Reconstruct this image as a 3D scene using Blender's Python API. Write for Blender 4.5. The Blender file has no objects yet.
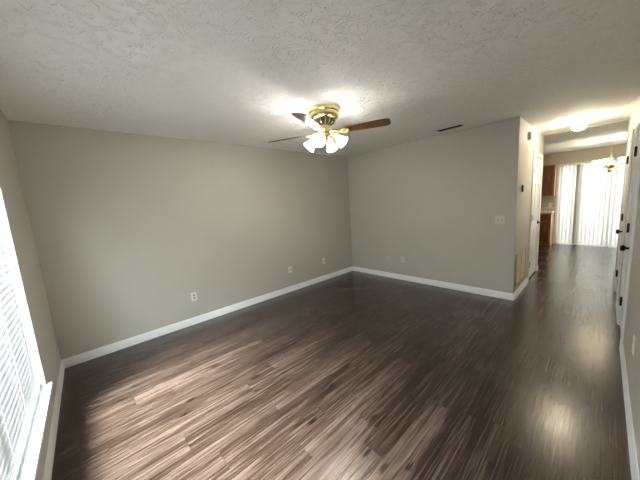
import bpy, bmesh, math, random
from mathutils import Vector, Matrix
random.seed(7)
S = bpy.context.scene
COL = S.collection
PI = math.pi

# ------------------------------------------------------------------ camera
CAM = Vector((0.36736, -3.67270, 1.50417))
FWD = Vector((0.66492772, 0.73412816, -0.13757531))
RGT = Vector((0.73342923, -0.67659138, -0.06561759))
UPV = Vector((0.14125399, 0.05727080, 0.98831542))
cam_data = bpy.data.cameras.new('camera')
cam_data.sensor_fit = 'HORIZONTAL'
cam_data.sensor_width = 36.0
cam_data.lens = 257.563 / 640 * 36
cam_data.clip_start = 0.01
cam = bpy.data.objects.new('camera', cam_data)
COL.objects.link(cam)
M = Matrix((RGT, UPV, -FWD)).transposed().to_4x4()
M.translation = CAM
cam.matrix_world = M
S.camera = cam

# ------------------------------------------------------------------ world, daylight, exposure
S.view_settings.view_transform = 'Standard'
S.view_settings.look = 'None'
S.view_settings.gamma = 1
S.view_settings.use_curve_mapping = False
S.view_settings.exposure = 2.12
S.cycles.use_denoising = True
S.cycles.max_bounces = 14
S.cycles.diffuse_bounces = 8
S.cycles.glossy_bounces = 5
S.cycles.transmission_bounces = 10
S.cycles.caustics_reflective = False
S.cycles.caustics_refractive = False
S.cycles.sample_clamp_indirect = 6.0
W = bpy.data.worlds.new('sky')
S.world = W
W.use_nodes = True
bg = W.node_tree.nodes['Background']
bg.inputs['Color'].default_value = (0.80, 0.90, 1.0, 1)
bg.inputs['Strength'].default_value = 1.2


def area_light(name, loc, target, sx, sy, power, color):
    d = bpy.data.lights.new(name, 'AREA')
    d.shape = 'RECTANGLE'
    d.size, d.size_y = sx, sy
    d.energy = power
    d.color = color
    o = bpy.data.objects.new(name, d)
    COL.objects.link(o)
    o.location = loc
    o.rotation_euler = (Vector(target) - Vector(loc)).to_track_quat('-Z', 'Y').to_euler()
    return o


# daylight arriving at the window (left) and at the sliding glass door (kitchen)
area_light('window_daylight', (-0.62, -1.90, 1.55), (0.0, -1.90, 1.15), 2.0, 1.7, 52, (0.92, 0.96, 1.0))
area_light('window_skylight', (-3.3, -2.0, 6.4), (0.0, -1.95, 1.15), 3.4, 3.2, 5000, (0.90, 0.95, 1.0))
area_light('patio_daylight', (11.0, -3.75, 1.5), (9.9, -3.75, 1.1), 2.4, 2.4, 76, (1.0, 0.96, 0.90))

FAN_EMIT = 14.0
BULB_EMIT = 125.0
HALL_EMIT = 30.0
CHAND_EMIT = 8.0


# ------------------------------------------------------------------ materials
def mat(name, color, rough=0.5, metal=0.0, **kw):
    m = bpy.data.materials.new(name)
    m.use_nodes = True
    b = m.node_tree.nodes['Principled BSDF']
    b.inputs['Base Color'].default_value = (*color, 1)
    b.inputs['Roughness'].default_value = rough
    b.inputs['Metallic'].default_value = metal
    for k, v in kw.items():
        b.inputs[k.replace('_', ' ')].default_value = v
    return m


class NT:
    """small helper to write node graphs"""
    def __init__(self, m):
        self.t = m.node_tree
        self.bsdf = self.t.nodes['Principled BSDF']

    def node(self, typ, ins=None, **props):
        n = self.t.nodes.new(typ)
        for k, v in props.items():
            setattr(n, k, v)
        for k, v in (ins or {}).items():
            s = n.inputs[k]
            if hasattr(v, 'is_output') or isinstance(v, bpy.types.NodeSocket):
                self.t.links.new(v, s)
            else:
                s.default_value = v
        return n

    def m(self, op, a, b=0.0, c=0.0):
        return self.node('ShaderNodeMath', {0: a, 1: b, 2: c}, operation=op).outputs[0]

    def vm(self, op, a, b=(0, 0, 0)):
        return self.node('ShaderNodeVectorMath', {0: a, 1: b}, operation=op).outputs[0]

    def ramp(self, fac, stops, interp='LINEAR'):
        n = self.node('ShaderNodeValToRGB', {0: fac})
        n.color_ramp.interpolation = interp
        e = n.color_ramp.elements
        while len(e) < len(stops):
            e.new(0.5)
        for i, (p, c) in enumerate(stops):
            e[i].position = p
            e[i].color = (*c, 1) if len(c) == 3 else c
        return n.outputs[0]

    def mix(self, fac, a, b, mode='MIX'):
        n = self.node('ShaderNodeMix', data_type='RGBA', blend_type=mode)
        for k, v in ((0, fac), (6, a), (7, b)):
            if isinstance(v, bpy.types.NodeSocket):
                self.t.links.new(v, n.inputs[k])
            else:
                n.inputs[k].default_value = v if k == 0 else (*v, 1)
        return n.outputs[2]

    def noise(self, vec, scale, detail=2.0, rough=0.5, dist=0.0):
        return self.node('ShaderNodeTexNoise', {'Vector': vec, 'Scale': scale, 'Detail': detail,
                                                'Roughness': rough, 'Distortion': dist}).outputs[0]

    def coord(self):
        return self.node('ShaderNodeTexCoord').outputs['Object']

    def set(self, name, sock):
        self.t.links.new(sock, self.bsdf.inputs[name])

    def bump(self, h, strength, dist):
        n = self.node('ShaderNodeBump', {'Height': h, 'Strength': strength, 'Distance': dist})
        self.set('Normal', n.outputs[0])


def make_wall_mat(name, color):
    m = mat(name, color, 0.62)
    n = NT(m)
    c = n.coord()
    big = n.noise(c, 1.3, 2)
    n.set('Base Color', n.mix(big, tuple(v * 0.97 for v in color), tuple(min(1, v * 1.03) for v in color)))
    n.bump(n.noise(c, 160, 2), 0.10, 0.002)
    return m


def make_ceiling_mat():
    m = mat('textured_ceiling_paint', (0.92, 0.91, 0.87), 0.8)
    n = NT(m)
    c = n.coord()
    warp = n.node('ShaderNodeTexNoise', {'Vector': c, 'Scale': 6.0, 'Detail': 2.0})
    wv = n.node('ShaderNodeVectorMath', {0: warp.outputs['Color'], 1: (0.5, 0.5, 0.5)}, operation='SUBTRACT').outputs[0]
    wv = n.node('ShaderNodeVectorMath', {0: wv, 3: 0.10}, operation='SCALE').outputs[0]
    cw = n.vm('ADD', c, wv)
    hs = []
    # stomp-brush rosettes: strokes fanning out round scattered centres
    for off, sc, k in (((0, 0, 0), 8.6, 11.0), ((3.7, 1.9, 0), 11.5, 9.0)):
        p = n.vm('ADD', cw, off)
        p = n.vm('MULTIPLY', p, (1, 1, 0))
        v = n.node('ShaderNodeTexVoronoi', {'Vector': p, 'Scale': sc, 'Randomness': 1.0}, voronoi_dimensions='2D')
        d = n.vm('SUBTRACT', p, v.outputs['Position'])
        s = n.node('ShaderNodeSeparateXYZ', {0: d})
        ang = n.m('ARCTAN2', s.outputs[1], s.outputs[0])
        jit = n.noise(p, 22.0, 2)
        a2 = n.m('ADD', n.m('MULTIPLY', ang, k), n.m('MULTIPLY', jit, 9.0))
        st = n.m('SINE', a2)
        st = n.m('POWER', n.m('MAXIMUM', st, 0.0), 1.6)
        brk = n.node('ShaderNodeMapRange', {0: n.noise(p, 19.0, 1), 1: 0.46, 2: 0.64}).outputs[0]
        dist = v.outputs['Distance']
        fall = n.node('ShaderNodeMapRange', {0: dist, 1: 0.95, 2: 0.45}).outputs[0]
        cen = n.node('ShaderNodeMapRange', {0: dist, 1: 0.03, 2: 0.14}).outputs[0]
        hs.append(n.m('MULTIPLY', n.m('MULTIPLY', st, brk), n.m('MULTIPLY', fall, cen)))
    h = n.m('MAXIMUM', hs[0], hs[1])
    h = n.m('ADD', h, n.m('MULTIPLY', n.noise(c, 70.0, 3), 0.22))
    n.bump(n.m('MULTIPLY', h, n.node('ShaderNodeMapRange', {0: n.noise(c, 2.3, 2), 1: 0.3, 2: 0.65, 3: 0.45, 4: 1.0}).outputs[0]), 0.80, 0.011)
    return m


def make_floor_mat():
    m = mat('dark_plank_floor', (0.08, 0.05, 0.04), 0.4)
    n = NT(m)
    c = n.coord()
    s = n.node('ShaderNodeSeparateXYZ', {0: c})
    PW, PL = 0.152, 1.22
    ry = n.m('DIVIDE', s.outputs[1], PW)
    row = n.m('FLOOR', ry)
    fy = n.m('FRACT', ry)
    rnd = n.node('ShaderNodeTexWhiteNoise', {'W': row}, noise_dimensions='1D').outputs['Value']
    rx = n.m('ADD', n.m('DIVIDE', s.outputs[0], PL), n.m('MULTIPLY', rnd, 7.31))
    idx = n.m('FLOOR', rx)
    fx = n.m('FRACT', rx)
    idv = n.node('ShaderNodeCombineXYZ', {0: row, 1: idx})
    wn = n.node('ShaderNodeTexWhiteNoise', {'Vector': idv.outputs[0]}, noise_dimensions='2D')
    seed = n.node('ShaderNodeVectorMath', {0: wn.outputs['Color'], 3: 40.0}, operation='SCALE').outputs[0]
    p = n.vm('ADD', c, seed)
    # cathedral rings and streaks, long along the plank
    ps = n.vm('MULTIPLY', p, (0.5, 7.5, 1.0))
    warp = n.noise(ps, 1.6, 3, 0.55)
    ringc = n.m('MULTIPLY', n.m('ADD', n.m('MULTIPLY', warp, 1.0), 0.0), 46.0)
    rings = n.m('MULTIPLY', n.m('ADD', n.m('SINE', ringc), 1.0), 0.5)
    streak = n.noise(n.vm('MULTIPLY', p, (0.36, 36.0, 1.0)), 2.2, 6, 0.64)
    fine = n.noise(n.vm('MULTIPLY', p, (2.2, 150.0, 1.0)), 1.0, 3, 0.6)
    broad = n.noise(n.vm('MULTIPLY', p, (0.35, 6.0, 1.0)), 1.7, 2, 0.5)
    knotv = n.node('ShaderNodeTexVoronoi', {'Vector': n.vm('MULTIPLY', n.vm('MULTIPLY', p, (0.36, 1.0, 0)), (4.6, 4.4, 0)),
                                            'Scale': 1.0, 'Randomness': 1.0}, voronoi_dimensions='2D')
    kd = n.m('ADD', knotv.outputs['Distance'], n.m('MULTIPLY', n.m('SUBTRACT', streak, 0.5), 0.16))
    knot = n.node('ShaderNodeMapRange', {0: kd, 1: 0.085, 2: 0.015}).outputs[0]
    t = n.m('ADD', n.m('MULTIPLY', streak, 0.50), n.m('MULTIPLY', rings, 0.13))
    t = n.m('ADD', t, n.m('MULTIPLY', broad, 0.34))
    t = n.m('ADD', t, n.m('MULTIPLY', fine, 0.44))
    t = n.m('ADD', t, n.m('MULTIPLY', n.m('SUBTRACT', wn.outputs['Value'], 0.5), 0.12))
    t = n.m('SUBTRACT', t, n.m('MULTIPLY', n.m('MULTIPLY', knot, 0.26), n.m('GREATER_THAN', n.node('ShaderNodeSeparateColor', {0: knotv.outputs['Color']}).outputs[0], 0.55)))
    col = n.ramp(t, [(0.38, (0.0020, 0.0009, 0.0005)), (0.55, (0.0095, 0.0048, 0.0029)),
                     (0.70, (0.030, 0.0178, 0.0125)), (0.95, (0.086, 0.059, 0.046))])
    # joints
    ey = n.m('MINIMUM', fy, n.m('SUBTRACT', 1.0, fy))
    ex = n.m('MINIMUM', fx, n.m('SUBTRACT', 1.0, fx))
    jy = n.node('ShaderNodeMapRange', {0: ey, 1: 0.002, 2: 0.012}).outputs[0]
    jx = n.node('ShaderNodeMapRange', {0: ex, 1: 0.0002, 2: 0.0016}).outputs[0]
    j = n.m('MINIMUM', jy, jx)
    col = n.mix(n.m('ADD', n.m('MULTIPLY', j, 0.6), 0.4), (0.004, 0.003, 0.002), col)
    n.set('Base Color', col)
    r = n.m('ADD', n.m('MULTIPLY', n.noise(c, 3.0, 3, 0.6), 0.08), n.m('MULTIPLY', fine, 0.14))
    n.set('Roughness', n.m('ADD', r, 0.15))
    hh = n.m('ADD', n.m('MULTIPLY', fine, 0.10), n.m('MULTIPLY', j, 0.5))
    n.bump(n.m('ADD', hh, n.m('MULTIPLY', n.noise(c, 5.0, 2), 0.35)), 0.22, 0.0012)
    return m


def make_wood(name, dark, light, scale=(1, 14, 14), rough=0.35):
    m = mat(name, light, rough)
    n = NT(m)
    c = n.vm('MULTIPLY', n.coord(), scale)
    g = n.noise(c, 2.5, 5, 0.6, 0.6)
    n.set('Base Color', n.ramp(g, [(0.32, dark), (0.68, light)]))
    n.bump(g, 0.08, 0.002)
    return m


def translucent(name, color, fac=0.5, rough=0.45):
    m = bpy.data.materials.new(name)
    m.use_nodes = True
    t = m.node_tree
    b = t.nodes['Principled BSDF']
    b.inputs['Base Color'].default_value = (*color, 1)
    b.inputs['Roughness'].default_value = rough
    tr = t.nodes.new('ShaderNodeBsdfTranslucent')
    tr.inputs[0].default_value = (*color, 1)
    mx = t.nodes.new('ShaderNodeMixShader')
    mx.inputs[0].default_value = fac
    t.links.new(b.outputs[0], mx.inputs[1])
    t.links.new(tr.outputs[0], mx.inputs[2])
    t.links.new(mx.outputs[0], t.nodes['Material Output'].inputs[0])
    return m


def glass_mat(name):
    m = bpy.data.materials.new(name)
    m.use_nodes = True
    t = m.node_tree
    t.nodes.remove(t.nodes['Principled BSDF'])
    tr = t.nodes.new('ShaderNodeBsdfTransparent')
    tr.inputs[0].default_value = (0.95, 0.98, 0.97, 1)
    gl = t.nodes.new('ShaderNodeBsdfGlossy')
    gl.inputs['Roughness'].default_value = 0.02
    mx = t.nodes.new('ShaderNodeMixShader')
    mx.inputs[0].default_value = 0.06
    t.links.new(tr.outputs[0], mx.inputs[1])
    t.links.new(gl.outputs[0], mx.inputs[2])
    t.links.new(mx.outputs[0], t.nodes['Material Output'].inputs[0])
    return m


def glow(name, color, strength, base=(0.9, 0.9, 0.88)):
    m = mat(name, base, 0.3)
    b = m.node_tree.nodes['Principled BSDF']
    b.inputs['Emission Color'].default_value = (*color, 1)
    b.inputs['Emission Strength'].default_value = strength
    return m


WALL = make_wall_mat('greige_wall_paint', (0.52, 0.495, 0.435))
CEIL = make_ceiling_mat()
FLOOR = make_floor_mat()
FLOOR.node_tree.nodes['Principled BSDF'].inputs['Specular IOR Level'].default_value = 0.30
FLOOR.node_tree.nodes['Principled BSDF'].inputs['Coat Weight'].default_value = 0.46
FLOOR.node_tree.nodes['Principled BSDF'].inputs['Coat Roughness'].default_value = 0.21
TRIM = mat('white_trim_paint', (0.88, 0.88, 0.87), 0.35)
DOORW = mat('white_door_paint', (0.80, 0.80, 0.78), 0.38)
SILLW = mat('white_sill_paint', (0.62, 0.66, 0.70), 0.3)
VINYL = mat('white_vinyl', (0.85, 0.86, 0.86), 0.4)
GLASS = glass_mat('window_glass')
SLAT = translucent('blind_slat', (0.50, 0.50, 0.515), 0.10, 0.4)
VANE = translucent('vertical_vane', (0.78, 0.77, 0.75), 0.38, 0.5)
VANE_SHADED = translucent('shaded_vane', (0.50, 0.47, 0.40), 0.25, 0.5)  # shade on the vane before the door stile, painted as darker tan
BLACK = mat('oil_rubbed_black', (0.012, 0.010, 0.009), 0.4, 0.6)
BRASS = mat('polished_brass', (0.76, 0.66, 0.33), 0.2, 1.0)
DARKV = mat('dark_vent_shadow', (0.02, 0.018, 0.015), 0.7)
WHITEP = mat('white_plastic', (0.80, 0.80, 0.77), 0.35)
IVORY = mat('ivory_plastic', (0.66, 0.62, 0.46), 0.4)
TAN = mat('tan_enamel', (0.50, 0.43, 0.28), 0.5)
GREYP = mat('grey_plastic', (0.23, 0.22, 0.20), 0.5)
SLOT = mat('dark_slot', (0.03, 0.028, 0.025), 0.6)
BLADE = make_wood('walnut_blade', (0.022, 0.008, 0.003), (0.15, 0.062, 0.016), (3, 22, 22), 0.28)
OAK = make_wood('warm_oak', (0.20, 0.075, 0.014), (0.42, 0.19, 0.045), (12, 12, 1.2), 0.4)
OAKD = make_wood('warm_oak_panel', (0.10, 0.030, 0.007), (0.23, 0.085, 0.020), (12, 12, 1.2), 0.4)
COUNTER = mat('beige_laminate', (0.62, 0.55, 0.42), 0.35)
CONC = mat('concrete_slab', (0.45, 0.44, 0.41), 0.9)
GRASS = mat('lawn', (0.12, 0.17, 0.05), 0.95)
FAN_GLASS = glow('lit_frosted_glass', (1.0, 0.95, 0.87), FAN_EMIT)
FAN_GLASS_DIM = glow('dimly_lit_frosted_glass', (1.0, 0.93, 0.80), 0.35)
FAN_BULB = glow('lit_bulb', (1.0, 0.95, 0.87), BULB_EMIT)
HALL_GLASS = glow('lit_globe_glass', (1.0, 0.88, 0.67), HALL_EMIT)
CH_GLASS = glow('lit_chandelier_glass', (1.0, 0.88, 0.66), CHAND_EMIT)


# ------------------------------------------------------------------ mesh helpers
class MB:
    def __init__(self):
        self.v, self.f = [], []

    def add(self, verts, faces):
        o = len(self.v)
        self.v += [tuple(x) for x in verts]
        self.f += [tuple(i + o for i in f) for f in faces]
        return self

    def box(self, x0, y0, z0, x1, y1, z1):
        x0, x1 = sorted((x0, x1)); y0, y1 = sorted((y0, y1)); z0, z1 = sorted((z0, z1))
        v = [(x0, y0, z0), (x1, y0, z0), (x1, y1, z0), (x0, y1, z0), (x0, y0, z1), (x1, y0, z1), (x1, y1, z1), (x0, y1, z1)]
        f = [(3, 2, 1, 0), (4, 5, 6, 7), (0, 1, 5, 4), (1, 2, 6, 5), (2, 3, 7, 6), (3, 0, 4, 7)]
        return self.add(v, f)

    def lathe(self, prof, n=32, mtx=None, cap=True):
        """prof: (radius, height) pairs, turned about the local z axis"""
        v, f = [], []
        k = len(prof)
        for i in range(n):
            a = 2 * PI * i / n
            for r, z in prof:
                v.append(Vector((r * math.cos(a), r * math.sin(a), z)))
        for i in range(n):
            j = (i + 1) % n
            for q in range(k - 1):
                f.append((i * k + q, j * k + q, j * k + q + 1, i * k + q + 1))
        if cap:
            if prof[0][0] > 1e-5:
                f.append(tuple(i * k for i in reversed(range(n))))
            if prof[-1][0] > 1e-5:
                f.append(tuple(i * k + k - 1 for i in range(n)))
        if mtx is not None:
            v = [mtx @ x for x in v]
        return self.add(v, f)

    def tube(self, pts, r, n=10):
        pts = [Vector(p) for p in pts]
        rs = r if isinstance(r, (list, tuple)) else [r] * len(pts)
        v, f = [], []
        prev = None
        for i, p in enumerate(pts):
            d = (pts[min(i + 1, len(pts) - 1)] - pts[max(i - 1, 0)]).normalized()
            if prev is None:
                a = d.orthogonal().normalized()
            else:
                a = (prev - d * prev.dot(d)).normalized()
            prev = a
            b = d.cross(a)
            for k in range(n):
                t = 2 * PI * k / n
                v.append(p + (a * math.cos(t) + b * math.sin(t)) * rs[i])
        for i in range(len(pts) - 1):
            for k in range(n):
                j = (k + 1) % n
                f.append((i * n + k, i * n + j, (i + 1) * n + j, (i + 1) * n + k))
        f.append(tuple(reversed(range(n))))
        f.append(tuple((len(pts) - 1) * n + k for k in range(n)))
        return self.add(v, f)

    def extrude(self, prof, a, b, out):
        """profile (distance out, height) swept from a to b (floor points); out = horizontal unit vector"""
        a, b, out = Vector(a), Vector(b), Vector(out)
        k = len(prof)
        v = [p + out * d + Vector((0, 0, z)) for p in (a, b) for d, z in prof]
        f = [(i, (i + 1) % k, k + (i + 1) % k, k + i) for i in range(k)]
        f += [tuple(reversed(range(k))), tuple(range(k, 2 * k))]
        return self.add(v, f)

    def build(self, name, m, parent=None, loc=None, smooth=True, bevel=0.0, rot=None):
        me = bpy.data.meshes.new(name)
        me.from_pydata(self.v, [], self.f)
        bm = bmesh.new()
        bm.from_mesh(me)
        bmesh.ops.remove_doubles(bm, verts=bm.verts, dist=1e-6)
        bmesh.ops.recalc_face_normals(bm, faces=bm.faces)
        bm.to_mesh(me)
        bm.free()
        me.materials.append(m)
        if smooth:
            me.polygons.foreach_set('use_smooth', [True] * len(me.polygons))
            me.set_sharp_from_angle(angle=math.radians(35))
        o = bpy.data.objects.new(name, me)
        COL.objects.link(o)
        if parent is not None:
            o.parent = parent
        if loc is not None:
            o.location = loc
        if rot is not None:
            o.rotation_euler = rot
        if bevel:
            md = o.modifiers.new('bevel', 'BEVEL')
            md.width = bevel
            md.segments = 2
            md.limit_method = 'ANGLE'
        return o


def tag(o, label, cat, group=None):
    o['label'] = label
    o['category'] = cat
    if group:
        o['group'] = group
    return o


def thing(name, label, cat, loc=(0, 0, 0), rotz=0.0, group=None):
    o = bpy.data.objects.new(name, None)
    o.empty_display_size = 0.05
    COL.objects.link(o)
    o.location = loc
    o.rotation_euler = (0, 0, rotz)
    return tag(o, label, cat, group)


def struct(o, label=None):
    o['kind'] = 'structure'
    if label:
        o['label'] = label
    return o


# ------------------------------------------------------------------ room shell
H = 2.44
L, D, R = 4.6186, 2.9019, 3.8697      # long wall length, partition length, right wall
HX = 6.58                             # end of hall
KX = 9.90                             # kitchen far wall
KY0, KY1 = -5.40, -0.40               # kitchen side walls
T = 0.12
WY0, WY1 = -2.80, -0.985              # window opening
WZ0, WZ1 = 0.297, 2.10
SY0, SY1 = -4.72, -2.87               # sliding door opening
DZ = 2.045                            # door head height

fl = MB()
fl.box(-0.02, -R - 0.02, -0.12, HX, 0.02, 0)
fl.box(HX, KY0 - 0.02, -0.12, KX + 0.02, KY1 + 0.02, 0)
struct(fl.build('floor', FLOOR, smooth=False), 'dark brown wood plank floor')
cl = MB()
cl.box(-T, -R - T, H, HX, T, H + 0.1)
cl.box(HX, KY0 - T, H, KX + T, KY1 + T, H + 0.1)
struct(cl.build('ceiling', CEIL, smooth=False), 'white ceiling with a brushed texture')

w = MB()                               # window wall, x = 0
w.box(-T, -R - T, -0.1, 0, WY0, H).box(-T, WY1, -0.1, 0, T, H)
w.box(-T, WY0, -0.1, 0, WY1, WZ0).box(-T, WY0, WZ1, 0, WY1, H)
struct(w.build('wall_left', WALL, smooth=False))
struct(MB().box(0, 0, -0.1, L + 0.1, T, H).build('wall_back', WALL, smooth=False))
struct(MB().box(L, -D, -0.1, L + 0.1, 0, H).build('wall_partition', WALL, smooth=False))

D1 = (5.665, 6.425)                    # hall door (left side)
D2 = (3.84, 4.44)                      # closet door, near
D3 = (5.09, 5.74)                      # closet door, far
w = MB()
w.box(L + 0.1, -D, -0.1, D1[0], -D + 0.1, H).box(D1[1], -D, -0.1, HX, -D + 0.1, H).box(D1[0], -D, DZ, D1[1], -D + 0.1, H)
struct(w.build('wall_hall', WALL, smooth=False))
w = MB()
xs = [0, D2[0], D2[1], D3[0], D3[1], HX]
for i in (0, 2, 4):
    w.box(xs[i], -R - T, -0.1, xs[i + 1], -R, H)
for d in (D2, D3):
    w.box(d[0], -R - T, DZ, d[1], -R, H)
struct(w.build('wall_right', WALL, smooth=False))
# dim closets behind the doors
w = MB()
w.box(D2[0] - 0.2, -R - 0.9, -0.1, D3[1] + 0.2, -R - 0.8, H).box(D2[0] - 0.3, -R - 0.9, -0.1, D2[0] - 0.2, -R - T, H)
w.box(D3[1] + 0.2, -R - 0.9, -0.1, D3[1] + 0.3, -R - T, H).box(D2[0] - 0.3, -R - 0.9, -0.14, D3[1] + 0.3, -R, -0.02)
struct(w.build('wall_closet', WALL, smooth=False))
w = MB()
w.box(D1[0] - 0.2, -D + 0.1, -0.1, D1[1] + 0.1, -D + 0.9, -0.02)
w.box(D1[0] - 0.2, -D + 0.8, -0.1, D1[1] + 0.1, -D + 0.9, H).box(D1[0] - 0.3, -D + 0.1, -0.1, D1[0] - 0.2, -D + 0.9, H)
struct(w.build('wall_hall_closet', WALL, smooth=False))

w = MB()                               # kitchen walls
w.box(KX, KY0 - T, -0.1, KX + T, SY0, H).box(KX, SY1, -0.1, KX + T, KY1 + T, H).box(KX, SY0, 2.08, KX + T, SY1, H)
KWALL = make_wall_mat('kitchen_wall_paint', (0.50, 0.45, 0.35))
struct(w.build('wall_kitchen_far', KWALL, smooth=False))
struct(MB().box(HX, KY1, -0.1, KX, KY1 + T, H).build('wall_kitchen_left', KWALL, smooth=False))
struct(MB().box(HX, KY0 - T, -0.1, KX, KY0, H).build('wall_kitchen_right', KWALL, smooth=False))
w = MB()
w.box(HX - 0.1, -D + 0.1, -0.1, HX, KY1 + T, H).box(HX - 0.1, KY0 - T, -0.1, HX, -R - T, H)
struct(w.build('wall_kitchen_near', KWALL, smooth=False))
struct(MB().box(HX - 0.1, -R, H - 0.005, HX, -D, H).build('trim_1', mat('flat_ceiling_paint', (0.80, 0.78, 0.72), 0.95, **{'Specular_IOR_Level': 0.1}), smooth=False), 'shallow header where the hall meets the kitchen')

# baseboards
BP = [(0, 0), (0.015, 0), (0.015, 0.058), (0.0125, 0.064), (0.0125, 0.078), (0.008, 0.088), (0.005, 0.096), (0, 0.096)]


def baseboard(name, segs):
    b = MB()
    for a, c, out in segs:
        b.extrude(BP, a, c, out)
    return struct(b.build(name, TRIM))


baseboard('baseboard_left', [((0, -R, 0), (0, 0, 0), (1, 0, 0))])
baseboard('baseboard_back', [((0, 0, 0), (L, 0, 0), (0, -1, 0))])
baseboard('baseboard_partition', [((L, 0, 0), (L, -D - 0.015, 0), (-1, 0, 0))])
baseboard('baseboard_hall', [((L - 0.015, -D, 0), (D1[0] - 0.065, -D, 0), (0, -1, 0)), ((D1[1] + 0.065, -D, 0), (HX, -D, 0), (0, -1, 0))])
baseboard('baseboard_right', [((0, -R, 0), (D2[0] - 0.065, -R, 0), (0, 1, 0)), ((D2[1] + 0.065, -R, 0), (D3[0] - 0.065, -R, 0), (0, 1, 0)),
                              ((D3[1] + 0.065, -R, 0), (HX, -R, 0), (0, 1, 0))])
baseboard('baseboard_kitchen', [((KX, -2.80, 0), (KX, SY1 + 0.0, 0), (-1, 0, 0)), ((KX, SY0, 0), (KX, KY0, 0), (-1, 0, 0))])


# ------------------------------------------------------------------ doors
def door_slab(wd, ht, th=0.035):
    """six-panel slab; local x across, z up, front faces -y at y = 0"""
    b = MB()
    st, mid = 0.10, 0.08
    cw = (wd - 2 * st - mid) / 2
    X = [0, st, st + cw, st + cw + mid, wd - st, wd]
    Z = [0.0, 0.22, 0.82, 0.96, 1.56, 1.66, 1.90, ht]
    for i in range(5):
        for k in range(7):
            x0, x1, z0, z1 = X[i], X[i + 1], Z[k], Z[k + 1]
            if i in (1, 3) and k in (1, 3, 5):
                rings = [(0, 0), (0.012, 0.009), (0.030, 0.009), (0.045, 0.003)]
                vs = []
                for ins, dp in rings:
                    vs += [(x0 + ins, dp, z0 + ins), (x1 - ins, dp, z0 + ins), (x1 - ins, dp, z1 - ins), (x0 + ins, dp, z1 - ins)]
                fs = []
                for q in range(len(rings) - 1):
                    for e in range(4):
                        g = (e + 1) % 4
                        fs.append((q * 4 + e, q * 4 + g, q * 4 + 4 + g, q * 4 + 4 + e))
                fs.append(tuple(range(len(vs) - 4, len(vs))))
                b.add(vs, fs)
            else:
                b.add([(x0, 0, z0), (x1, 0, z0), (x1, 0, z1), (x0, 0, z1)], [(0, 1, 2, 3)])
    b.add([(0, th, 0), (wd, th, 0), (wd, th, ht), (0, th, ht)], [(3, 2, 1, 0)])
    for k in range(7):
        b.add([(0, 0, Z[k]), (0, 0, Z[k + 1]), (0, th, Z[k + 1]), (0, th, Z[k])], [(0, 1, 2, 3)])
        b.add([(wd, 0, Z[k]), (wd, 0, Z[k + 1]), (wd, th, Z[k + 1]), (wd, th, Z[k])], [(0, 1, 2, 3)])
    for i in range(5):
        b.add([(X[i], 0, 0), (X[i + 1], 0, 0), (X[i + 1], th, 0), (X[i], th, 0)], [(0, 1, 2, 3)])
        b.add([(X[i], 0, ht), (X[i + 1], 0, ht), (X[i + 1], th, ht), (X[i], th, ht)], [(0, 1, 2, 3)])
    return b


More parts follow.
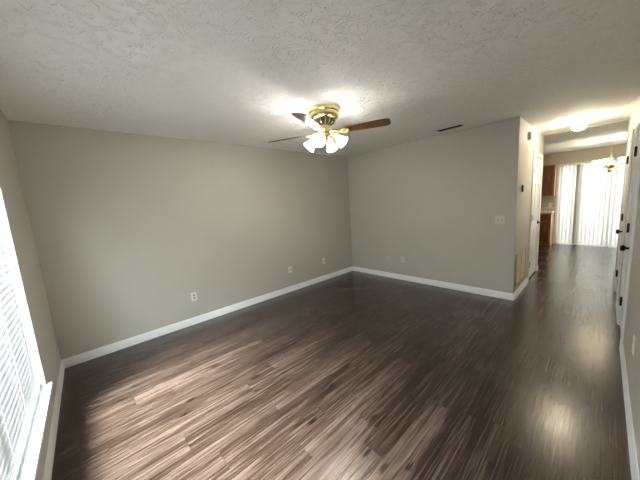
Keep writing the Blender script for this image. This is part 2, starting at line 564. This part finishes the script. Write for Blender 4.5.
def make_door(name, x0, x1, ywall, rotz, hinge_low, label, lever=False, gap=0.018):
    """rotz 0: seen from -y side; PI: seen from +y side. hinge_low: hinges at the local x=0 edge"""
    wd = x1 - x0
    root = bpy.data.objects.new(name, None)
    COL.objects.link(root)
    root.location = (x0 if rotz == 0 else x1, ywall, 0)
    root.rotation_euler = (0, 0, rotz)
    struct(root, label)
    g = 0.004
    sl = door_slab(wd - 2 * 0.018 - 2 * g, 2.021 - gap)
    sl.build('door_leaf', DOORW, root, (0.018 + g, 0.002, gap))
    # jamb lining + casing
    j = MB()
    j.box(0, 0, 0.012, 0.018, 0.1, DZ).box(wd - 0.018, 0, 0.012, wd, 0.1, DZ).box(0, 0, DZ - 0.018, wd, 0.1, DZ)
    j.box(0.018, 0.04, 0.012, 0.03, 0.052, DZ - 0.018).box(wd - 0.03, 0.04, 0.012, wd - 0.018, 0.052, DZ - 0.018)
    j.build('door_jamb', TRIM, root)
    c = MB()
    cwid = 0.057
    prof = [(0.005, 0), (0.005, -0.010), (-0.012, -0.012), (-0.030, -0.017), (-0.048, -0.018), (-cwid, -0.012), (-cwid, 0)]
    for s, xb in ((1, 0.0), (-1, wd)):
        v0 = [(xb + s * (d if d > 0 else d), y, 0.012) for d, y in prof]
        v1 = [(xb + s * d, y, DZ - d) for d, y in prof]
        k = len(prof)
        c.add(v0 + v1, [(i, (i + 1) % k, k + (i + 1) % k, k + i) for i in range(k)] + [tuple(range(k))])
    va = [(d, y, DZ - d) for d, y in prof]
    vb = [(wd - d, y, DZ - d) for d, y in prof]
    k = len(prof)
    c.add(va + vb, [(i, (i + 1) % k, k + (i + 1) % k, k + i) for i in range(k)])
    c.build('door_casing', TRIM, root)
    hx = 0.020 if hinge_low else wd - 0.020
    sg = 1 if hinge_low else -1
    for z in (0.28, 1.06, 1.81):
        h = MB()
        h.tube([(hx, -0.008, z - 0.048), (hx, -0.008, z + 0.048)], 0.0085, 10)
        h.box(hx - 0.019, -0.003, z - 0.044, hx + 0.019, 0.002, z + 0.044)
        h.build('hinge', BLACK, root)
    kx = wd - 0.018 - g - 0.062 if hinge_low else 0.018 + g + 0.062
    kz = 0.93
    kb = MB()
    mt = Matrix.Translation((kx, 0.002, kz)) @ Matrix.Rotation(PI / 2, 4, 'X')
    if lever:
        kb.lathe([(0.031, 0), (0.031, 0.006), (0.024, 0.012), (0.010, 0.014), (0.010, 0.050), (0.0, 0.052)], 20, mt)
        kb.tube([(kx, -0.046, kz), (kx - sg * 0.03, -0.050, kz), (kx - sg * 0.11, -0.048, kz - 0.004)], [0.009, 0.009, 0.007], 8)
    else:
        kb.lathe([(0.032, 0), (0.032, 0.006), (0.026, 0.012), (0.011, 0.015), (0.010, 0.034), (0.020, 0.038), (0.027, 0.048),
                  (0.028, 0.058), (0.022, 0.067), (0.0, 0.070)], 20, mt)
    kb.build('door_knob', BLACK, root)
    sx = wd - 0.018 if hinge_low else 0.018
    MB().box(sx - 0.012, -0.0025, kz - 0.03, sx + 0.012, 0.003, kz + 0.03).build('strike_plate', BLACK, root)
    return root


make_door('door_1', D1[0], D1[1], -D, 0, True, 'white six-panel hall door beside the air grille', lever=True, gap=0.034)
make_door('door_2', D2[0], D2[1], -R, PI, True, 'white closet door nearest on the right hall wall')
make_door('door_3', D3[0], D3[1], -R, PI, True, 'white closet door farther along the right hall wall')

# ------------------------------------------------------------------ window with sill
root = bpy.data.objects.new('window_1', None)
COL.objects.link(root)
root.location = (0, (WY0 + WY1) / 2, WZ0)
struct(root, 'white window with sill in the left wall')
off = Vector((0, -(WY0 + WY1) / 2, -WZ0))


def wbox(b, *a):
    return b.box(a[0], a[1] + off.y, a[2] + off.z, a[3], a[4] + off.y, a[5] + off.z)


b = MB()
wbox(b, -0.105, WY0 - 0.035, 0.297, 0.031, WY1 + 0.033, 0.325)
b.build('window_sill', SILLW, root, bevel=0.004)
b = MB()
ym = (WY0 + WY1) / 2
zm = 1.22
for a in ((WY0, 0.325, WY0 + 0.05, WZ1), (WY1 - 0.05, 0.325, WY1, WZ1), (WY0, 0.325, WY1, 0.375), (WY0, WZ1 - 0.05, WY1, WZ1),
          (ym - 0.025, 0.325, ym + 0.025, WZ1)):
    wbox(b, -0.118, a[0], a[1], -0.085, a[2], a[3])
b.build('window_frame', VINYL, root)
b = MB()
wbox(b, -0.104, WY0 + 0.03, 0.35, -0.100, WY1 - 0.03, WZ1 - 0.03)
b.build('window_pane', GLASS, root)

# horizontal blind inside the window recess
bl = thing('window_blind', 'white slatted horizontal blind, closed, hanging in the left window above the sill', 'blind', (-0.048, ym, WZ1))
y0, y1 = WY0 + 0.012 - ym, WY1 - 0.008 - ym
MB().box(-0.030, y0, -0.055, 0.030, y1, -0.004).build('head_rail', WHITEP, bl, bevel=0.003)
zb = 0.345 - WZ1
MB().box(-0.022, y0, zb - 0.012, 0.020, y1, zb + 0.014).build('bottom_rail', WHITEP, bl, bevel=0.003)
sl = MB()
tilt = math.radians(57)
pitch = 0.0415
z = zb + 0.045
nseg = 6
while z < -0.075:
    # gently crowned slat, inner edge down
    pr = []
    for q in range(nseg + 1):
        u = (q / nseg - 0.5) * 0.050
        cr = 0.0022 * (1 - (2 * u / 0.050) ** 2)
        pr.append((u, cr))
    top = [(u * math.cos(tilt) + c * math.sin(tilt), -u * math.sin(tilt) + c * math.cos(tilt)) for u, c in pr]
    bot = [(u * math.cos(tilt) + (c - 0.0018) * math.sin(tilt), -u * math.sin(tilt) + (c - 0.0018) * math.cos(tilt)) for u, c in pr]
    loop = top + bot[::-1]
    k = len(loop)
    vs = [(x, y0 + 0.004, z + zz) for x, zz in loop] + [(x, y1 - 0.004, z + zz) for x, zz in loop]
    sl.add(vs, [(i, (i + 1) % k, k + (i + 1) % k, k + i) for i in range(k)] + [tuple(reversed(range(k))), tuple(range(k, 2 * k))])
    z += pitch
sl.build('slats', SLAT, bl)
for yy in (y0 + 0.12, y0 + 0.52, 0.0, y1 - 0.52, y1 - 0.12):
    MB().tube([(0.0265, yy, zb), (0.0265, yy, -0.05)], 0.0013, 6).build('ladder_cord', WHITEP, bl)

# ------------------------------------------------------------------ sliding door, patio, vertical blind
root = bpy.data.objects.new('door_4', None)
COL.objects.link(root)
root.location = (KX, (SY0 + SY1) / 2, 0)
struct(root, 'sliding glass patio door behind the vertical blind')
oy = -(SY0 + SY1) / 2
b = MB()
for a in ((SY0, 0, SY0 + 0.06, 2.08), (SY1 - 0.06, 0, SY1, 2.08), (SY0, 0, SY1, 0.05), (SY0, 2.01, SY1, 2.08),
          (-3.85, 0.05, -3.75, 2.01), (-3.32, 0.05, -3.18, 2.01)):
    b.box(0.03, a[0] + oy, a[1], 0.10, a[2] + oy, a[3])
b.build('door_frame', VINYL, root)
MB().box(0.06, SY0 + 0.05 + oy, 0.04, 0.066, SY1 - 0.05 + oy, 2.02).build('door_pane', GLASS, root)

VB0, VB1 = -4.76, -2.80
vb = thing('vertical_blind', 'white vertical blind, closed and sunlit, across the kitchen patio door', 'blind', (KX - 0.075, 0, 2.12))
MB().box(-0.030, VB0, -0.045, 0.030, VB1, 0.0).build('head_rail', WHITEP, vb)
y = VB1 - 0.05
i = 0
while y > VB0 + 0.03:
    if True:
        v = MB()
        a = math.radians(31 + random.uniform(-5, 5))
        hw = 0.0445
        z0, z1 = -2.095, -0.05
        n = 6
        fr, bk = [], []
        for q in range(n + 1):
            u = (q / n - 0.5) * 2 * hw
            c = 0.007 * (1 - (u / hw) ** 2)
            fr.append((-u * math.sin(a) - c * math.cos(a), y + u * math.cos(a) - c * math.sin(a)))
            bk.append((-u * math.sin(a) - (c - 0.0012) * math.cos(a), y + u * math.cos(a) - (c - 0.0012) * math.sin(a)))
        loop = fr + bk[::-1]
        k = len(loop)
        v.add([(x, yy, z0) for x, yy in loop] + [(x, yy, z1) for x, yy in loop],
              [(q, (q + 1) % k, k + (q + 1) % k, k + q) for q in range(k)] + [tuple(reversed(range(k))), tuple(range(k, 2 * k))])
        v.build('vane', VANE_SHADED if -3.29 < y < -3.21 else VANE, vb)
    y -= 0.0735
    i += 1
struct(MB().box(KX + T + 0.02, -7.5, -0.22, KX + 4.5, 0.5, -0.12).build('patio', CONC, smooth=False), 'concrete patio outside the sliding door')
struct(MB().box(-9, -12, -0.6, -0.3, 9, -0.5).build('ground', GRASS, smooth=False), 'lawn outside the window')

# ------------------------------------------------------------------ kitchen cabinets
CYR = -2.79                            # right-hand end of the run


def cab_door(b, y0, y1, z0, z1, th=0.02, frame=0.055):
    """panel door, front faces -x at x = 0"""
    rings = [(0, 0), (frame, 0), (frame + 0.008, 0.008), (frame + 0.02, 0.008), (frame + 0.04, 0.002)]
    vs, fs = [], []
    for ins, dp in rings:
        vs += [(dp, y0 + ins, z0 + ins), (dp, y1 - ins, z0 + ins), (dp, y1 - ins, z1 - ins), (dp, y0 + ins, z1 - ins)]
    for q in range(len(rings) - 1):
        for e in range(4):
            g = (e + 1) % 4
            fs.append((q * 4 + e, q * 4 + g, q * 4 + 4 + g, q * 4 + 4 + e))
    fs.append(tuple(range(len(vs) - 4, len(vs))))
    o = len(vs)
    vs += [(th, y0, z0), (th, y1, z0), (th, y1, z1), (th, y0, z1)]
    fs += [(e, (e + 1) % 4, o + (e + 1) % 4, o + e) for e in range(4)] + [(o + 3, o + 2, o + 1, o)]
    return b.add(vs, fs)


def knob(x, y, z, parent):
    mt = Matrix.Translation((x, y, z)) @ Matrix.Rotation(-PI / 2, 4, 'Y')
    MB().lathe([(0.007, 0), (0.007, 0.012), (0.015, 0.018), (0.014, 0.026), (0, 0.029)], 16, mt).build('knob', WHITEP, parent)


uc = thing('wall_cabinet', 'warm brown wooden cabinet hung on the kitchen wall, above the countertop', 'cabinet', (KX - 0.32, CYR, 1.32))
MB().box(0.0, 0, 0, 0.318, 0.92, 0.80).build('cabinet_body', OAK, uc)
for ya, yb, ky in ((0.035, 0.45, 0.40), (0.47, 0.885, 0.52)):
    b = MB(); cab_door(b, ya, yb, 0.03, 0.77)
    d = b.build('door', OAKD, uc, (-0.021, 0, 0))
    knob(0.0, ky, 0.09, d)
lc = thing('base_cabinet', 'warm brown wooden base cabinet under the beige countertop by the patio door', 'cabinet', (KX - 0.60, CYR, 0))
b = MB()
b.box(0.0, 0, 0.10, 0.598, 0.92, 0.868).box(0.07, 0.0, 0, 0.598, 0.92, 0.10)
b.build('cabinet_body', OAK, lc)
for ya, yb, ky in ((0.035, 0.45, 0.40), (0.47, 0.885, 0.52)):
    b = MB(); cab_door(b, ya, yb, 0.13, 0.66)
    d = b.build('door', OAKD, lc, (-0.021, 0, 0))
    knob(0.0, ky, 0.60, d)
    b = MB(); cab_door(b, ya, yb, 0.69, 0.845, frame=0.03)
    d = b.build('drawer', OAKD, lc, (-0.021, 0, 0))
    knob(0.0, (ya + yb) / 2, 0.767, d)
b = MB()
b.box(KX - 0.63, CYR - 0.02, 0.870, KX - 0.001, CYR + 0.93, 0.908)
b.box(KX - 0.022, CYR - 0.02, 0.908, KX - 0.001, CYR + 0.93, 1.0)
tag(b.build('countertop', COUNTER, bevel=0.006), 'beige laminate countertop on the wooden base cabinet', 'countertop')

# ------------------------------------------------------------------ ceiling fan
FC = (2.292, -1.729)
fan = thing('ceiling_fan', 'brass ceiling fan with four wooden blades and lit glass shades', 'ceiling fan', (FC[0], FC[1], H))
MB().lathe([(0.0, 0.0), (0.150, 0.0), (0.153, -0.010), (0.149, -0.034), (0.139, -0.042), (0.138, -0.050), (0.145, -0.056), (0.145, -0.074),
            (0.139, -0.092), (0.128, -0.100), (0.122, -0.104), (0.0, -0.104)], 56, cap=False).build('motor_housing', BRASS, fan)
vent = MB().lathe([(0.112, -0.100), (0.106, -0.114), (0.086, -0.138), (0.050, -0.158), (0.0, -0.158)], 48, cap=False).build('vent_cone', DARKV, fan)
rb = MB()
for k in range(14):
    a = 2 * PI * k / 14
    pts = [(r * math.cos(a), r * math.sin(a), zz) for r, zz in ((0.119, -0.102), (0.112, -0.117), (0.090, -0.142), (0.053, -0.162))]
    rb.tube(pts, [0.005, 0.005, 0.004, 0.003], 6)
rb.build('vent_ribs', BRASS, vent)
MB().lathe([(0.0, -0.150), (0.052, -0.150), (0.052, -0.185), (0.085, -0.196), (0.092, -0.212), (0.086, -0.226), (0.058, -0.234), (0.0, -0.236)], 40, cap=False).build('hub', BRASS, fan)
MB().lathe([(0.0, -0.232), (0.050, -0.232), (0.062, -0.244), (0.062, -0.272), (0.052, -0.292), (0.036, -0.300), (0.030, -0.318), (0.016, -0.332), (0.0, -0.336)], 36, cap=False).build('light_fitter', BRASS, fan)

BZ = -0.2235
TIPR = 0.645


def blade_mb():
    b = MB()
    N = 14
    th = 0.0035
    sec = []
    for i in range(N + 1):
        r = 0.205 + (TIPR - 0.205) * i / N
        hw = 0.050 + 0.015 * min(1.0, (r - 0.205) / 0.30)
        if r > TIPR - 0.035:
            hw *= 1 - 0.34 * ((r - (TIPR - 0.035)) / 0.035) ** 1.6
        if i == 0:
            hw *= 0.80
        sec.append((r, hw))
    vs, fs = [], []
    for r, hw in sec:
        vs += [(r, -hw, -th), (r, hw, -th), (r, hw, th), (r, -hw, th)]
    for i in range(N):
        for e in range(4):
            g = (e + 1) % 4
            fs.append((i * 4 + e, i * 4 + g, i * 4 + 4 + g, i * 4 + 4 + e))
    fs += [(3, 2, 1, 0), tuple(N * 4 + e for e in range(4))]
    return b.add(vs, fs)


def iron_mb():
    b = MB()
    # cast arm: curved stem from hub then a flared plate below the blade root
    b.tube([(0.075, 0, 0.012), (0.110, 0, 0.006), (0.150, 0, -0.010), (0.190, 0, -0.010)], [0.013, 0.011, 0.010, 0.011], 8)
    for s in (-1, 1):
        b.tube([(0.150, 0, -0.010), (0.178, s * 0.026, -0.010), (0.212, s * 0.034, -0.009), (0.235, s * 0.022, -0.009)], [0.009, 0.009, 0.010, 0.006], 8)
    b.box(0.180, -0.030, -0.010, 0.250, 0.030, -0.0045)
    for x, yy in ((0.21, 0.02), (0.21, -0.02), (0.24, 0.0)):
        b.lathe([(0.006, -0.013), (0.006, -0.009)], 8, Matrix.Translation((x, yy, 0)))
    return b


blade_me = None
for k, deg in enumerate((-63.5, 26.5, 116.5, 206.5)):
    a = math.radians(deg)
    rot = Matrix.Rotation(a, 4, 'Z') @ Matrix.Rotation(math.radians(-12), 4, 'X')
    if blade_me is None:
        bo = blade_mb().build('blade', BLADE, fan, bevel=0.0015)
        io = iron_mb().build('blade_iron', BRASS, bo)
        blade_me = (bo, io)
    else:
        bo = blade_me[0].copy(); COL.objects.link(bo); bo.parent = fan
        io = blade_me[1].copy(); COL.objects.link(io); io.parent = bo
    bo.matrix_local = Matrix.Translation((0, 0, BZ)) @ rot

SHADE = [(0.020, 0.0), (0.027, -0.004), (0.031, -0.018), (0.036, -0.038), (0.043, -0.062), (0.050, -0.085), (0.058, -0.104), (0.062, -0.112),
         (0.0595, -0.112), (0.055, -0.102), (0.047, -0.083), (0.040, -0.061), (0.033, -0.038), (0.028, -0.018), (0.024, -0.008)]
for k, deg in enumerate((-65.0, 25.0, 115.0, 205.0)):
    a = math.radians(deg)
    arm = MB()
    arm.tube([(0.045, 0, -0.262), (0.072, 0, -0.254), (0.092, 0, -0.256), (0.104, 0, -0.266)], 0.007, 8)
    mt = Matrix.Translation((0.104, 0, -0.266)) @ Matrix.Rotation(math.radians(-48), 4, 'Y')
    arm.lathe([(0.012, 0.012), (0.022, 0.006), (0.030, -0.006), (0.031, -0.014), (0.026, -0.014)], 20, mt)
    ao = arm.build('light_arm', BRASS, fan, rot=(0, 0, a))
    m = FAN_GLASS if k != 0 else FAN_GLASS_DIM
    mt2 = mt @ Matrix.Translation((0, 0, -0.008))
    so = MB().lathe(SHADE, 28, mt2, cap=False).build('lamp_shade', m, fan, rot=(0, 0, a))
    MB().lathe([(0.0, -0.02), (0.012, -0.022), (0.022, -0.045), (0.024, -0.060), (0.018, -0.076), (0.0, -0.083)], 16, mt2, cap=False).build('bulb', FAN_BULB, so)
pc = MB()
pc.tube([(0.03, -0.03, -0.315), (0.032, -0.032, -0.40)], 0.0012, 6)
pc.lathe([(0, 0.006), (0.005, 0.002), (0.005, -0.016), (0, -0.02)], 10, Matrix.Translation((0.032, -0.032, -0.402)))
pc.build('pull_chain', BRASS, fan)

# ------------------------------------------------------------------ hall ceiling light
hl = thing('ceiling_light', 'lit white glass dome light on the hall ceiling', 'ceiling light', (5.72, -3.385, H))
MB().lathe([(0, 0), (0.075, 0), (0.082, -0.008), (0.080, -0.022), (0.066, -0.030), (0.0, -0.030)], 36, cap=False).build('base', BRASS, hl)
MB().lathe([(0.050, -0.026), (0.052, -0.034), (0.068, -0.046), (0.078, -0.068), (0.077, -0.094), (0.062, -0.120), (0.036, -0.136), (0.0, -0.142)], 36, cap=False).build('globe', HALL_GLASS, hl)

# ------------------------------------------------------------------ chandelier
BRASS_S = mat('satin_brass', (0.85, 0.68, 0.28), 0.38, 1.0)
ch = thing('chandelier', 'small brass chandelier with white glass shades hanging before the vertical blind', 'chandelier', (8.49, -3.735, H))
MB().lathe([(0, 0), (0.062, 0), (0.064, -0.006), (0.045, -0.022), (0.012, -0.030), (0, -0.030)], 28, cap=False).build('canopy', BRASS_S, ch)
c = MB()
zz = -0.03
k = 0
while zz > -0.33:
    pts = []
    for q in range(9):
        t = 2 * PI * q / 8
        u, v_ = 0.008 * math.cos(t), 0.017 * math.sin(t)
        pts.append((u, 0, zz - 0.015 + v_) if k % 2 == 0 else (0, u, zz - 0.015 + v_))
    c.tube(pts, 0.0022, 5)
    zz -= 0.027
    k += 1
c.build('chain', BRASS_S, ch)
MB().lathe([(r, zq + 0.07) for r, zq in [(0, -0.40), (0.012, -0.405), (0.016, -0.44), (0.034, -0.47), (0.026, -0.50), (0.055, -0.53), (0.088, -0.575), (0.092, -0.61), (0.066, -0.65),
            (0.026, -0.675), (0.036, -0.70), (0.020, -0.73), (0.010, -0.75), (0, -0.757)]], 28, cap=False).build('body', BRASS_S, ch)
CSH = [(0.018, 0.0), (0.034, 0.010), (0.048, 0.036), (0.054, 0.068), (0.060, 0.086), (0.057, 0.086), (0.050, 0.068), (0.044, 0.036), (0.030, 0.013), (0.018, 0.004)]
for k in range(5):
    a = math.radians(72 * k + 90)
    arm = MB()
    arm.tube([(0.055, 0, -0.53), (0.10, 0, -0.575), (0.155, 0, -0.575), (0.195, 0, -0.535), (0.20, 0, -0.515)], 0.007, 8)
    arm.lathe([(0.0, -0.590), (0.026, -0.586), (0.030, -0.578), (0.014, -0.574), (0.014, -0.560), (0, -0.560)], 16, Matrix.Translation((0.20, 0, 0.07)), cap=False)
    arm.build('arm', BRASS_S, ch, rot=(0, 0, a))
    so = MB().lathe(CSH, 22, Matrix.Translation((0.20, 0, -0.505)), cap=False).build('shade', CH_GLASS, ch, rot=(0, 0, a))


# ------------------------------------------------------------------ wall plates; local front faces -y
def plate_mb(wd, ht, th=0.006):
    b = MB()
    e = 0.004
    v = [(-wd / 2, 0, -ht / 2), (wd / 2, 0, -ht / 2), (wd / 2, 0, ht / 2), (-wd / 2, 0, ht / 2)]
    v += [(-wd / 2, -th * .5, -ht / 2), (wd / 2, -th * .5, -ht / 2), (wd / 2, -th * .5, ht / 2), (-wd / 2, -th * .5, ht / 2)]
    v += [(-wd / 2 + e, -th, -ht / 2 + e), (wd / 2 - e, -th, -ht / 2 + e), (wd / 2 - e, -th, ht / 2 - e), (-wd / 2 + e, -th, ht / 2 - e)]
    f = [(3, 2, 1, 0), (8, 9, 10, 11)]
    for o in (0, 4):
        f += [(o + i, o + (i + 1) % 4, o + 4 + (i + 1) % 4, o + 4 + i) for i in range(4)]
    return b.add(v, f)


def outlet(label, loc, rotz, m, face=None, slots=True):
    r = thing('wall_outlet', label, 'outlet', loc, rotz)
    plate_mb(0.072, 0.116).build('cover_plate', m, r)
    for z in (-0.0195, 0.0195):
        b = MB()
        b.lathe([(0.0, 0.0), (0.0165, 0.0), (0.0165, 0.003), (0.0, 0.003)], 20, Matrix.Translation((0, -0.005, z)) @ Matrix.Rotation(PI / 2, 4, 'X'), cap=False)
        s = b.build('socket', face or m, r)
        q = MB()
        q.box(-0.0075, -0.0088, z - 0.001, -0.005, -0.0078, z + 0.009).box(0.005, -0.0088, z - 0.001, 0.0075, -0.0078, z + 0.008)
        q.lathe([(0.0028, 0.0078), (0.0028, 0.0088)], 10, Matrix.Translation((0, 0, z - 0.008)) @ Matrix.Rotation(PI / 2, 4, 'X'))
        q.build('slots', SLOT, s)
    return r


def jack_plate(name, label, loc, rotz, m, jm, wd=0.072, ht=0.116):
    r = thing(name, label, 'wall plate', loc, rotz)
    plate_mb(wd, ht).build('cover_plate', m, r)
    b = MB()
    b.box(-0.010, -0.011, -0.012, 0.010, -0.0055, 0.012)
    b.build('jack', jm, r)
    return r


GREYF = mat('grey_socket_face', (0.42, 0.42, 0.40), 0.45)
outlet('white duplex outlet with grey sockets, low on the long back wall nearest the window', (1.327, 0, 0.38), 0, WHITEP, GREYF)
jack_plate('wall_plate', 'white wall plate with a dark jack, low in the middle of the long back wall', (2.933, 0, 0.395), 0, WHITEP, GREYP)
jack_plate('wall_plate', 'white wall plate low on the back wall nearest the room corner', (3.75, 0, 0.387), 0, WHITEP, GREYF)
jack_plate('wall_plate', 'small brownish jack plate low on the partition wall nearest the room corner', (L, -0.909, 0.375), -PI / 2, IVORY, GREYP, 0.06, 0.08)
outlet('ivory duplex outlet low on the partition wall, right of the small brownish plate', (L, -1.23, 0.389), -PI / 2, IVORY)
outlet('white outlet low on the right wall in front of the nearest closet door', (2.95, -R, 0.435), PI, WHITEP)
jack_plate('wall_plate', 'small white plate on the kitchen wall just above the countertop', (KX, -2.70, 1.06), -PI / 2, WHITEP, WHITEP)

sw = thing('light_switch', 'ivory double light switch at the right end of the partition wall', 'light switch', (L, -2.719, 1.123), -PI / 2)
plate_mb(0.116, 0.116).build('cover_plate', IVORY, sw)
for x in (-0.023, 0.023):
    t = MB()
    t.box(x - 0.0055, -0.0075, -0.0125, x + 0.0055, -0.005, 0.0125)
    t.build('switch_slot', SLOT, sw)
    t = MB()
    t.add([(x - 0.0045, -0.006, -0.009), (x + 0.0045, -0.006, -0.009), (x + 0.0045, -0.006, 0.009), (x - 0.0045, -0.006, 0.009),
           (x - 0.0035, -0.018, 0.004), (x + 0.0035, -0.018, 0.004), (x + 0.0035, -0.016, 0.010), (x - 0.0035, -0.016, 0.010)],
          [(3, 2, 1, 0), (4, 5, 6, 7), (0, 1, 5, 4), (1, 2, 6, 5), (2, 3, 7, 6), (3, 0, 4, 7)])
    t.build('toggle', IVORY, sw)

th = thing('thermostat', 'small black thermostat on the cream hall wall above the air grille', 'thermostat', (4.875, -D, 1.535), 0)
MB().box(-0.052, -0.010, -0.048, 0.045, 0, 0.048).build('back_plate', WHITEP, th, bevel=0.003)
MB().box(-0.050, -0.028, -0.045, 0.010, -0.010, 0.045).build('case', BLACK, th, bevel=0.004)

sd = thing('smoke_detector', 'small round grey detector high on the hall wall', 'smoke detector', (5.20, -D, 2.27), 0)
mt = Matrix.Rotation(PI / 2, 4, 'X')
MB().lathe([(0, 0), (0.062, 0), (0.062, 0.012), (0, 0.012)], 32, mt, cap=False).build('base', WHITEP, sd)
MB().lathe([(0, 0.012), (0.056, 0.012), (0.055, 0.030), (0.044, 0.042), (0, 0.044)], 32, mt, cap=False).build('cover', mat('aged_plastic', (0.62, 0.60, 0.55), 0.5), sd)

# return-air grille
gr = thing('air_grille', 'tan metal return air grille low on the hall wall by the door', 'vent', (5.02, -D, 0.41), 0)
gw, gh = 0.66, 0.46
b = MB()
b.box(-gw / 2, -0.012, -gh / 2, -gw / 2 + 0.035, 0, gh / 2).box(gw / 2 - 0.035, -0.012, -gh / 2, gw / 2, 0, gh / 2)
b.box(-gw / 2, -0.012, -gh / 2, gw / 2, 0, -gh / 2 + 0.035).box(-gw / 2, -0.012, gh / 2 - 0.035, gw / 2, 0, gh / 2)
b.box(-0.012, -0.010, -gh / 2, 0.012, 0, gh / 2)
b.build('frame', TAN, gr)
b = MB()
z = -gh / 2 + 0.045
while z < gh / 2 - 0.04:
    b.add([(-gw / 2 + 0.03, -0.009, z - 0.006), (gw / 2 - 0.03, -0.009, z - 0.006), (gw / 2 - 0.03, -0.001, z + 0.006), (-gw / 2 + 0.03, -0.001, z + 0.006),
           (-gw / 2 + 0.03, -0.009, z - 0.0045), (gw / 2 - 0.03, -0.009, z - 0.0045), (gw / 2 - 0.03, -0.001, z + 0.0075), (-gw / 2 + 0.03, -0.001, z + 0.0075)],
          [(3, 2, 1, 0), (4, 5, 6, 7), (0, 1, 5, 4), (1, 2, 6, 5), (2, 3, 7, 6), (3, 0, 4, 7)])
    z += 0.0165
b.build('louvers', TAN, gr)
MB().box(-gw / 2 + 0.03, -0.0009, -gh / 2 + 0.03, gw / 2 - 0.03, -0.0002, gh / 2 - 0.03).build('filter', mat('tan_filter', (0.42, 0.35, 0.22), 0.8), gr)

# ceiling supply register near the partition wall
cv = thing('ceiling_vent', 'white ceiling air register with dark slots beside the partition wall', 'vent', (4.325, -2.16, H), PI / 2)
vw, vh = 0.36, 0.16
e = 0.018
b = MB()
b.box(-vw / 2, -vh / 2, -0.005, vw / 2, -vh / 2 + e, 0).box(-vw / 2, vh / 2 - e, -0.005, vw / 2, vh / 2, 0)
b.box(-vw / 2, -vh / 2, -0.005, -vw / 2 + e, vh / 2, 0).box(vw / 2 - e, -vh / 2, -0.005, vw / 2, vh / 2, 0)
b.build('frame', WHITEP, cv)
MB().box(-vw / 2 + e, -vh / 2 + e, -0.0015, vw / 2 - e, vh / 2 - e, -0.0005).build('duct', DARKV, cv)
b = MB()
for yy in (-0.045, -0.027, -0.009, 0.009, 0.027, 0.045):
    b.box(-vw / 2 + e, yy - 0.0015, -0.005, vw / 2 - e, yy + 0.0015, -0.0015)
b.build('louvers', SLOT, cv)
